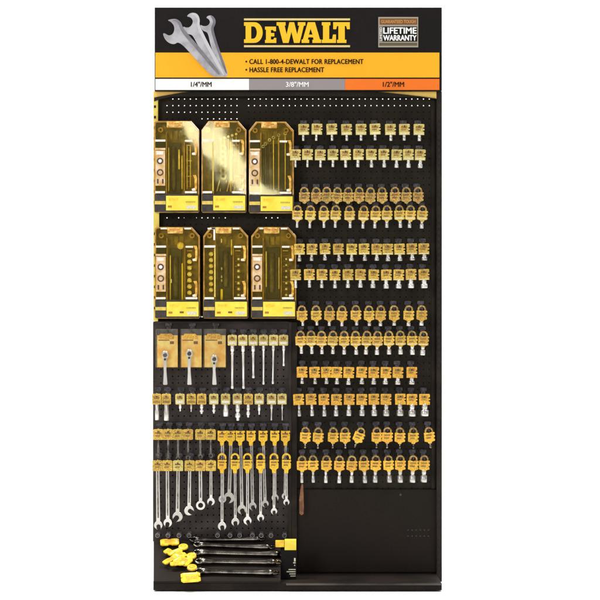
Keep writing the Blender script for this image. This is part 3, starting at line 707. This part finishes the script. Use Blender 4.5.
low = [(157.6, 'box', 529.6, 3.4, 4.0, 'open', 0.6, 10), (167.3, 'box', 527.2, 3.2, 4.0, 'open', 0.4, -12), (178, 'box', 522, 3.3, 4.8, 'open', -0.6, -38), (189.6, 'box', 515.6, 3.0, 4.6, 'open', -0.8, 60),
       (200.3, 'box', 510, 2.9, 4.3, 'ring', 0.4, 0), (210.9, 'box', 505.6, 2.5, 3.6, 'open', 0, -20),
       (222, 'ring', 530.6, 2.4, 4.0, 'open', 0, 10), (235.0, 'ring', 526.2, 2.4, 3.8, 'open', 0.3, 8), (247.5, 'ring', 525.0, 2.5, 3.8, 'open', 0, 25), (260.6, 'ring', 521.4, 2.3, 3.3, 'open', 0, 12), (274, 'ring', 514.6, 2.2, 3.0, 'open', 0, 8), (286.4, 'ring', 505.4, 2.2, 2.9, 'open', 0, 8)]
lab = ['long open ended wrench, nearest the left edge of the display', 'long open ended wrench, second from the left edge of the display', 'dull grey wrench with a sideways fork, third from the left edge', 'wrench with a hooked jaw, fourth from the left edge', 'wrench ending in a closed ring, fifth from the left edge', 'shortest wrench on a square yellow tag, sixth from left edge',
       'longest slim open ended wrench on a looped yellow tag', 'slim grey open ended wrench right of the longest looped tag wrench', 'slim bright wrench on the third looped tag from left', 'slim open ended wrench on the fourth looped tag from left', 'short open ended wrench on the fifth looped tag from left', 'shortest wrench, on the rightmost looped yellow tag']
for i, (x, st, ye, w_, R, hd, ln, jw) in enumerate(low):
    wrench(x, 463.4 if st == 'box' else 457.6, st, (M_tE if i < 6 else M_tL) if i != 2 else M_tA, ye, w_, R, hd, lab[i], lean=-ln, jaw=jw, m=(M_satin if i in (2, 7) else M_pale), hooklab=f'black peg hook holding the {ORD[i]} wrench from left in the lower wrench row')
# empty hooks with round ends below the wrenches
def loop_hook():
    root = empty('loop_hook', (0, 0, 0))
    bm = BM(); box(bm, -2.0*S, 2.0*S, 0.055, 0.059, -2.0*S, 2.2*S, 0.001); build('plate', bm, M_plate, root)
    bm = BM(); tube(bm, [(0, 0.0545, 0), (0, 0.0, 0)], 0.002); ring(bm, 0, 0, 2.3*S, 1.45*S, -0.004, 0.0, 0, 360, 16); build('arm', bm, M_loop, root)
    return root
M_loop = mat('loop_grey', (92, 86, 86), 0.4, rgb2=(126, 120, 118), nscale=90, rand=0.2)
l0 = loop_hook(); LX = [157.5, 168, 179, 189, 217.5, 230, 239.6, 252.4, 261.2, 271, 284.5]
for i, x in enumerate(LX):
    o = l0 if i == 0 else copy_tree(l0)
    o.location = W(x, 535.4, -0.075); tag(o, f'empty round ended grey hook, {ORD[i]} from left above the big wrenches', 'hook', 'empty round ended hooks above the big wrenches')

# ------------------------------------------------------------------ cased tool sets
def case(x0, y0, kind, words, strip=True, chamfer_left=True):
    yb = -0.012; yf = LID; k = K(LID)
    o = empty('tool_case', W(x0+22.5, y0+92, LID)); tag(o, words, 'tool case', 'clear amber tool cases on the left panel')
    def L(u, v): return ((u-22.5)*k, (92-v)*k)
    def b(name, u0, u1, v0, v1, ya, yb_, m, bev=0.0, parent=None):
        a = L(u0, v1); c = L(u1, v0); bm = BM(); box(bm, a[0], c[0], ya, yb_, a[1], c[1], bev); return build(name, bm, m, parent or o)
    # coordinates ya/yb relative to the lid front plane (0), going back to +0.07
    cl = 7 if chamfer_left else 1
    body = [(cl, 0), (37, 0), (45, 9), (45, 90), (44, 91.5), (1, 91.5), (0, 90), (0, 9 if chamfer_left else 1)]
    bm = BM(); prism(bm, [L(u, v) for u, v in body], 0.045, 0.074, 0.002); build('case_tray', bm, M_tray, o)
    # raised rim around the case
    def inset(pts, d):
        cx, cy = 22.5, 46; return [(u+(d if u < cx else -d), v+(d if v < cy else -d)) for u, v in pts]
    bm = BM(); A_ = [L(u, v) for u, v in body]; B2 = [L(u, v) for u, v in inset(body, 1.5)]
    n = len(A_); lay = []
    for y in (0.002, 0.0448):
        lay.append([bm.verts.new((p[0], y, p[1])) for p in A_]); lay.append([bm.verts.new((p[0], y, p[1])) for p in B2])
    for i in range(n):
        j = (i+1) % n
        bm.faces.new((lay[0][i], lay[0][j], lay[1][j], lay[1][i])); bm.faces.new((lay[0][i], lay[2][i], lay[2][j], lay[0][j]))
        bm.faces.new((lay[1][j], lay[3][j], lay[3][i], lay[1][i])); bm.faces.new((lay[2][i], lay[3][i], lay[3][j], lay[2][j]))
    bmesh.ops.bevel(bm, geom=[e for e in bm.edges if abs(e.verts[0].co.y-0.002) < 1e-5 and abs(e.verts[1].co.y-0.002) < 1e-5], offset=0.0012, segments=1, affect='EDGES')
    build('case_frame', bm, M_amber, o)
    # dividing ribs
    b('rib', 11.6, 12.4, 11, 74, 0.006, 0.0447, M_amber); b('rib', 29.6, 30.4, 19, 72, 0.006, 0.0447, M_amber)
    # liners
    if kind in ('ratchet', 'sockets_right'): b('liner', 14.5, 26.5, 21, 72, 0.036, 0.0449, M_liner, 0.002)
    elif kind == 'wrench_fan': b('liner', 13, 31, 50, 73, 0.036, 0.0449, M_liner, 0.002)
    elif kind == 'wrench_steps': b('liner', 13, 41, 22, 72, 0.037, 0.0449, M_liner, 0.002)
    else: b('liner', 15, 29, 20, 72, 0.036, 0.0449, M_liner, 0.002)
    # bottom band, stripe, label
    b('bottom_band', 0.4, 44.6, 73.2, 91, -0.001, 0.0445, M_liner, 0.002)
    b('stripe', 0.6, 11.4, 80, 83.4, -0.0022, -0.0011, M_cstripe)
    lbl = b('front_label', 11.9, 43.8, 74.8, 89.4, -0.0035, -0.0011, M_clab)
    b('label_print', 32.4, 41.8, 84.6, 87.8, -0.0042, -0.0036, M_labw, parent=lbl)
    b('label_print', 31.6, 41.2, 80.2, 81.6, -0.0042, -0.0036, mat('print_olive', (176, 150, 60), .5, rgb2=(216, 190, 70), nscale=200), parent=lbl)
    b('label_print', 13.8, 17.6, 84.6, 86.6, -0.0042, -0.0036, mat('print_rust', (196, 136, 40), .5, rgb2=(160, 104, 36), nscale=200), parent=lbl)
    b('label_print', 14.6, 23.8, 77.2, 79.6, -0.0042, -0.0036, mat('print_amber', (240, 190, 44), .5, rgb2=(250, 220, 60), nscale=120), parent=lbl)
    if kind in ('sockets_right', 'sockets_both'): b('label_print', 25.0, 29.0, 84.4, 86.2, -0.0042, -0.0036, M_brn, parent=lbl)
    # white strips added as painted highlights on the top edge; moulded tray ridges
    if kind.startswith('sockets'):
        b('edge_highlight', (5.8 if strip and not chamfer_left else 8.2), 12.2, 0.8, 2.3, -0.002, 0.004, M_cwhite, 0.0006); b('edge_highlight', 29.6, 36.2, 0.8, 2.4, -0.002, 0.004, M_cwhite, 0.0006)
    for q_ in range(9): b('ridge', 31.4, 37.0, 23+q_*5.2, 24.0+q_*5.2, 0.038, 0.0448, M_amber if q_ % 3 else M_gtool, 0.0006)
    for q_ in range(3): b('ridge', 14+q_*5.4, 17.6+q_*5.4, 9.0, 17.5, 0.038, 0.0448, M_tray, 0.0012)
    # handle
    h = b('handle', 12.5, 28.2, 0.6, 6.4, -0.004, 0.040, M_handle, 0.004)
    b('grip', 15.4, 25.4, 2.0, 3.6, -0.0052, -0.0041, mat('grip_orange', (232, 164, 78), .35, rgb2=(190, 116, 44), nscale=120), parent=h)
    # white shelf lines
    b('shelf_line', 1.2, 10.8, 70.2, 72.3, -0.0015, 0.0445, M_cwhite, 0.001); b('shelf_line', 30.8, 42.6, 70.2, 72.3, -0.0015, 0.0445, M_cwhite, 0.001)
    b('shelf_line', 30.8, 38.4, 18.9, 20.7, -0.0015, 0.0445, M_cwhite, 0.001)
    # latches on the right
    for (v0, v1) in ((18.6, 34.2), (54, 70)):
        bm = BM(); pts = [(38.6, v0+.2), (41.8, v0), (42.8, v0+3), (42.8, v1-4), (42.0, v1), (38.4, v1), (38.4, v1-2.2), (40.4, v1-3), (40.4, v0+4)]
        prism(bm, [L(u, v) for u, v in pts], -0.003, 0.044, 0.001); build('latch', bm, M_latch, o)
        b('catch', 37.8, 41.0, v1-2.4, v1-.4, -0.0045, -0.0031, M_cwhite)
    # corner bolts
    for (u, v) in ((37.2, 8.6), (6.2, 8.6)):
        p = L(u, v); bm = BM(); lathe(bm, [(2.6*k, 0.010), (2.8*k, 0.014), (2.8*k, 0.0446)], 'y', 16, p[0], 0, p[1]); r = build('corner_boss', bm, M_amber, o)
        bm = BM(); lathe(bm, [(1.2*k, 0.008), (1.2*k, 0.0099)], 'y', 12, p[0], 0, p[1]); build('screw', bm, M_bore, r)
    if strip:
        b('window_frame', 1.0, 11.2, 18.6, 20.6, -0.001, 0.044, M_cwhite, 0.001)
        b('window', 1.6, 10.9, 21.0, 26.6, 0.001, 0.044, M_slot)
        b('window_sill', 1.0, 11.2, 27.0, 29.0, -0.001, 0.044, M_cstrip, 0.001)
        st = b('side_label', 1.3, 10.9, 29.6, 64.6, -0.002, 0.044, M_cstrip)
        bm = BM(); p = L(5.9, 40); ring(bm, p[0], p[1], 3.3*k, 1.9*k, -0.0032, -0.0021, 0, 360, 18)
        build('label_ring', bm, mat('print_umber', (84, 58, 44), .5), st); bm = BM()
        p = L(6.0, 51.5); ring(bm, p[0], p[1], 3.4*k, 2.1*k, -0.0032, -0.0021, 0, 360, 18); build('label_ring', bm, mat('print_umber', (84, 58, 44), .5), st)
        bm = BM(); p = L(5.9, 40); lathe(bm, [(1.7*k, -0.0034), (1.7*k, -0.0021)], 'y', 14, p[0], 0, p[1]); build('label_dot', bm, M_white, st)
        b('label_mark', 2.8, 4.4, 58.0, 62.6, -0.0032, -0.0021, mat('print_umber', (84, 58, 44), .5), parent=st); b('label_mark', 7.8, 9.4, 58.0, 62.6, -0.0032, -0.0021, mat('print_umber', (84, 58, 44), .5), parent=st)
        b('label_mark', 2.6, 9.2, 30.6, 33.6, -0.0032, -0.0021, M_cwhite, parent=st)
    else:
        b('window_frame', 1.0, 12.2, 18.4, 20.6, -0.001, 0.044, M_cwhite, 0.001)
        b('window_frame', 11.0, 12.3, 21, 70, -0.0005, 0.0056, M_cstripe, 0.0005)
        if kind == 'sockets_both':
            b('corner_frame', 4.4, 12.0, 0.8, 2.4, -0.002, 0.004, M_cwhite, 0.0006); b('corner_frame', 10.2, 12.0, 2.6, 13.2, -0.002, 0.004, M_cwhite, 0.0006)
    # contents
    def sock_col(u, vs, r, m=M_gtool):
        for v in vs:
            p = L(u, v); bm = BM()
            lathe(bm, [(r*.55*k, 0.018), (r*.6*k, 0.0165), (r*k*.92, 0.0155), (r*k, 0.018), (r*k, 0.0446)], 'y', 16, p[0], 0, p[1]); build('socket', bm, m, o)
            bm = BM(); lathe(bm, [(r*.48*k, 0.0142), (r*.5*k, 0.0164)], 'y', 8, p[0], 0, p[1]); build('socket_tip', bm, M_cwhite, o)
    def bar(u0, u1, v0, v1, m, name='tool_bar', z=0.022):
        p0 = L((u0+u1)/2, v0); p1 = L((u0+u1)/2, v1); r = (u1-u0)/2*k
        bm = BM(); lathe(bm, [(r*.7, 0), (r, -0.003), (r, -(p0[1]-p1[1])+0.003), (r*.7, -(p0[1]-p1[1]))], 'z', 12, p0[0], z+r, p0[1])
        q_ = build(name, bm, m, o)
        for p in q_.data.polygons: p.use_smooth = len(p.vertices) == 4
    if kind == 'ratchet':
        bar(16.4, 21.6, 25, 70, M_gdark, 'ratchet_handle'); bar(13.4, 14.8, 26, 70, M_gtool); bar(23.6, 25.6, 28, 48, M_gtool); bar(26.8, 28.4, 34, 68, M_gtool); bar(32, 33.2, 24, 68, M_gtool); bar(35.4, 36.4, 24, 66, M_gtool)
    if kind == 'sockets_right':
        bar(17.0, 23.4, 30, 72, M_gdark, 'ratchet_handle'); bar(14.6, 15.8, 28, 73, M_gtool); bar(26.4, 28.2, 36, 73, M_clab)
        p = L(25.5, 18.5); bm = BM(); lathe(bm, [(2.5*k, 0.012), (3.6*k, 0.016), (3.6*k, 0.044)], 'y', 20, p[0], 0, p[1]); build('ratchet_head', bm, M_gtool, o)
        sock_col(34.4, [28.5+i*6.2 for i in range(7)], 2.3); bar(15.4, 16.8, 52, 56, M_cwhite)
    if kind == 'sockets_both':
        sock_col(7.6, [27+i*6 for i in range(7)], 2.2); sock_col(35.2, [32+i*6 for i in range(7)], 2.2, M_tray)
        bar(19, 25.5, 24, 60, M_gdark, 'ratchet_handle'); bar(17.4, 18.8, 11.5, 15.5, M_cwhite); bar(27.4, 29.0, 12, 28, M_gtool); bar(17.0, 19.6, 62, 73, M_clab)
        for v in (40, 48, 52): bar(17.2, 19.2, v, v+3, M_silver)
    if kind == 'sockets_faint':
        bar(17, 24, 26, 66, M_gdark, 'ratchet_handle'); bar(14.2, 15.6, 24, 60, M_gtool); bar(27.2, 28.4, 30, 62, M_gtool); sock_col(35, [32+i*6 for i in range(7)], 1.9, M_tray)
    if kind == 'wrench_fan':
        for i in range(6):                                  # chain of heads down the middle
            p = L(21.6, 27+i*5.6); bm = BM(); ring(bm, p[0], p[1], 3.6*k, 1.7*k, 0.016, 0.026, 0, 360, 16); build('wrench_head', bm, M_silver, o)
        bar(18.2, 25.2, 56, 70, M_gdark, 'ratchet_handle')
        for i in range(6):
            u = 16.6+i*3.4; a = L(u-1.5, 70); c = L(u+1.4, 59); bm = BM(); tube(bm, [(a[0], 0.03, a[1]), (c[0], 0.03, c[1])], 0.6*k); build('wrench', bm, M_gtool, o)
        for i in range(5):
            u = 19+i*3.9; v = 17.5-i*1.2; p = L(u, v); bm = BM(); lathe(bm, [(1.2*k, 0.018), (1.3*k, 0.04)], 'y', 12, p[0], 0, p[1]); build('wrench_head', bm, M_cwhite, o)
            bar(u-.5, u+.5, v+2, v+13+i*3, M_gtool, 'wrench', 0.03)
        bar(28.2, 29.4, 20, 70, M_gtool); bar(33.2, 34.6, 22, 66, M_tray); bar(36.6, 38.0, 22, 52, M_amber)
    if kind == 'wrench_steps':
        for i, (u, v) in enumerate(((14.2, 24.5), (16.6, 22.0), (20.6, 18.0), (24.6, 15.6), (29.8, 13.2), (36.4, 11.6))):
            p = L(u, v); bm = BM(); ring(bm, p[0], p[1], 1.7*k, .8*k, 0.016, 0.024, 0, 360, 12); build('wrench_head', bm, M_silver, o)
            bar(u-.55, u+.55, v+2, 68, M_gtool if i > 2 else M_gdark, 'wrench', 0.026)
        bar(19.0, 25, 30, 70, M_gdark, 'ratchet_handle')
    # clear lid over everything
    bm = BM(); lid = [(u, v) for u, v in inset(body, 1.2)]; lid = [(u, min(v, 73)) for u, v in lid]
    ll = []
    for p in lid:
        if not ll or abs(p[0]-ll[-1][0])+abs(p[1]-ll[-1][1]) > .3: ll.append(p)
    vs = [bm.verts.new((L(u, v)[0], 0.0, L(u, v)[1])) for u, v in ll]; vs2 = [bm.verts.new((L(u, v)[0], 0.0015, L(u, v)[1])) for u, v in ll]
    bm.faces.new(vs); nn = len(vs)
    for i in range(nn): bm.faces.new((vs[i], vs2[i], vs2[(i+1) % nn], vs[(i+1) % nn]))
    build('lid', bm, M_lid, o)
    # hook behind the case
    return o
case(154.2, 121, 'ratchet', 'upper left tool case with a dark handle upright in the middle', True, False)
case(201.4, 121, 'wrench_fan', 'upper middle tool case with fanned wrenches under diagonal glare', False, True)
case(248.8, 121.6, 'wrench_steps', 'upper right tool case with wrench heads rising in steps', True, True)
case(154.8, 227, 'sockets_right', 'lower left tool case with one column of sockets beside a handle', True, False)
case(203.2, 227, 'sockets_both', 'lower middle tool case with socket columns down both sides', False, True)
case(251.2, 227, 'sockets_faint', 'lower right tool case, beside the fifth and sixth socket rows', True, True)

# ------------------------------------------------------------------ big wrenches in the tray
M_tagb = mat('tag_big', (255, 226, 60), 0.4, rgb2=(240, 176, 30), nscale=45, bump=0.4, bscale=120)
big = [(196, 541.8, 262, 541, 3, 'backmost large dark wrench lying in the bottom tray'), (200, 547, 272, 549.5, 3.2, 'second large dark wrench from the back of the tray'), (200, 554.8, 282, 556.5, 3.4, 'middle large dark wrench lying in the bottom tray'),
       (202, 563.8, 278, 564.6, 3.4, 'fourth large dark wrench from the back of the tray'), (202, 573.6, 275, 575, 3.4, 'frontmost large dark wrench lying in the bottom tray')]
tags_big = [[('b', 169.8, 545.2, 8.0, 4.4, 4)], [('l', 183.4, 550.6, 178.0, 557.6, 6.8, 5.8), ('b', 169.6, 556.0, 4.6, 3.4, -35)], [('l', 191.6, 560.0, 183.0, 564.4, 7.4, 5.6)], [('b', 171.6, 563.2, 8.6, 2.6, 46), ('b', 177.6, 568.4, 6.2, 2.4, 6)], [('l', 192.2, 572.4, 190.8, 582.0, 6.2, 8.0)]]
nrm_t = Vector((0, -(tray_pt(200, 582)-tray_pt(200, 541)).z, (tray_pt(200, 582)-tray_pt(200, 541)).y)).normalized()
if nrm_t.y > 0: nrm_t = -nrm_t
for i, (xa, ya, xb, yb, w_, lb) in enumerate(big):
    pa, pb = tray_pt(xa, ya), tray_pt(xb, yb); k = S*.98
    o = empty('large_wrench', pa); tag(o, lb, 'wrench', 'large wrenches lying in the bottom tray')
    Lw = (pb-pa).length; ex = (pb-pa).normalized(); ez = nrm_t; ey = ez.cross(ex)
    Mx = Matrix((ex, ez*-1, ey*-1)).transposed()   # local x along, y into tray, z across
    bm = BM(); lift = 0.012
    r = w_/2*k
    secs = [(-1, 1.2), (0, 1.5), (5, 1.45), (12, 1.0), (35, .92), (58, 1.0), (66, 1.3), (72, 1.5), (76, 1.2)]
    Lp = Lw/k; tube(bm, [(t/76*(Lw-2.2*k), -lift, 0.8*k*math.sin(t/76*3)) for t, _ in secs], [r*q_*1.5 for _, q_ in secs], 10)
    ring(bm, -2.5*k, 0, 4.6*k, 2.6*k, -lift-0.006, -lift+0.004, 0, 360, 20)
    out = wrench_outline(k, 0, w_*.8, 3.9, 20)
    pts = [(Lw+(-z), x*1.0-0.6*k) for x, z in out][1:-1]
    prism(bm, pts, -lift-0.004, -lift+0.004, 0.001)
    b = build('wrench_body', bm, M_dsteel, o); b.matrix_local = Mx.to_4x4()
    for p in b.data.polygons: p.use_smooth = len(p.vertices) == 4
    # yellow tag(s)
    for q, tg in enumerate(tags_big[i]):
        if tg[0] == 'b': bx_, by_, hl_, hw_, rot = tg[1:]
        else:
            bx_, by_, hl_, hw_ = tg[3], tg[4], tg[5], tg[6]; rot = math.degrees(math.atan2(tg[4]-tg[2], tg[3]-tg[1]))
        base = Mx @ Matrix.Rotation(math.radians(rot), 3, 'Y')
        c = tray_pt(bx_, by_)-pa+nrm_t*(0.016+0.002*i+0.003*q)
        def put(name, bm, m, cc, parent=o):
            t_ = build(name, bm, m, parent); t_.matrix_local = Matrix.Translation(cc) @ base.to_4x4(); return t_
        bm = BM(); a, h = hl_*1.18, hw_*1.2
        pts = [(-a, -h*.8), (-a*.7, -h), (-a*.2, -h), (-a*.1, -h*.82), (a*.1, -h*.82), (a*.2, -h), (a*.8, -h), (a, -h*.75), (a, h*.75), (a*.8, h), (a*.25, h), (a*.15, h*.8), (-a*.1, h*.8), (-a*.2, h), (-a*.8, h), (-a, h*.7)]
        prism(bm, [(x*k, z*k) for x, z in pts], -0.003, 0.003, 0.0012); put('hang_tag', bm, M_tagb, c)
        bm = BM(); box(bm, -a*.55*k, a*.2*k, -0.0038, -0.0031, -h*.5*k, h*.5*k); put('label', bm, M_tI, c)
        bm = BM(); box(bm, a*.62*k, a*.84*k, -0.0038, -0.0031, -h*.7*k, h*.7*k); put('label', bm, M_lab, c)
        if tg[0] == 'l':
            cc = tray_pt(tg[1], tg[2])-pa+nrm_t*(0.018+0.002*i)
            bm = BM(); lathe(bm, [(3.4*k, -0.0046), (4.7*k, -0.0028), (5.0*k, 0.003)], 'y', 26); put('tag_loop', bm, M_tagb, cc)
            bm = BM(); ring(bm, 0, 0, 2.6*k, 1.9*k, -0.0054, -0.0047, 0, 360, 18); put('tag_rim', bm, M_tI, cc)
# a strap from the tags to the wrench ends is hidden under the cluster
# boxed pack at the right of the tray
o = empty('tool_pack', W(286, 580, -0.20)); tag(o, 'black boxed pack with a yellow top at the right end of the tray', 'box')
kp = K(-0.20)
def pb_(name, x0, x1, y0, y1, a, b, m, parent=o, bev=0):
    bm = BM(); box(bm, (x0-286)*kp, (x1-286)*kp, a, b, (580-y1)*kp, (580-y0)*kp, bev); return build(name, bm, m, parent)
pb_('pack_body', 281, 296.2, 550.6, 579.2, 0.0, 0.05, M_sblk, bev=0.002)
pb_('pack_top', 284.6, 296.2, 540.2, 550.2, 0.0, 0.05, M_clab, bev=0.001)
pb_('pack_flap', 275.4, 284.2, 540.6, 547.4, 0.004, 0.02, M_tagb, bev=0.002)

for (x0, x1, y0, y1) in ((294.0, 295.6, 558.0, 561.5), (293.2, 295.6, 562.3, 563.3), (294.2, 295.2, 564.8, 565.8), (288.5, 295.6, 569.0, 570.0), (286.6, 295.6, 571.2, 572.2), (289.4, 295.6, 573.4, 574.4), (290.4, 295.6, 575.6, 576.4)): pb_('pack_print', x0, x1, y0, y1, -0.0016, -0.0005, M_labw)
# copper strip hanging under the bottom right row
bm = BM(); prism(bm, pts_px([(301.6, 483.5), (303.2, 484.5), (303.6, 495), (304.0, 508), (303.6, 514), (301.4, 515.4), (299.4, 513.6), (299.2, 500), (300.4, 489)], -0.05), -0.05, -0.046, 0.0012)
c_ = build('metal_strip', bm, M_copper); tag(c_, 'narrow copper brown strip hanging below the first bottom row socket', 'strip')
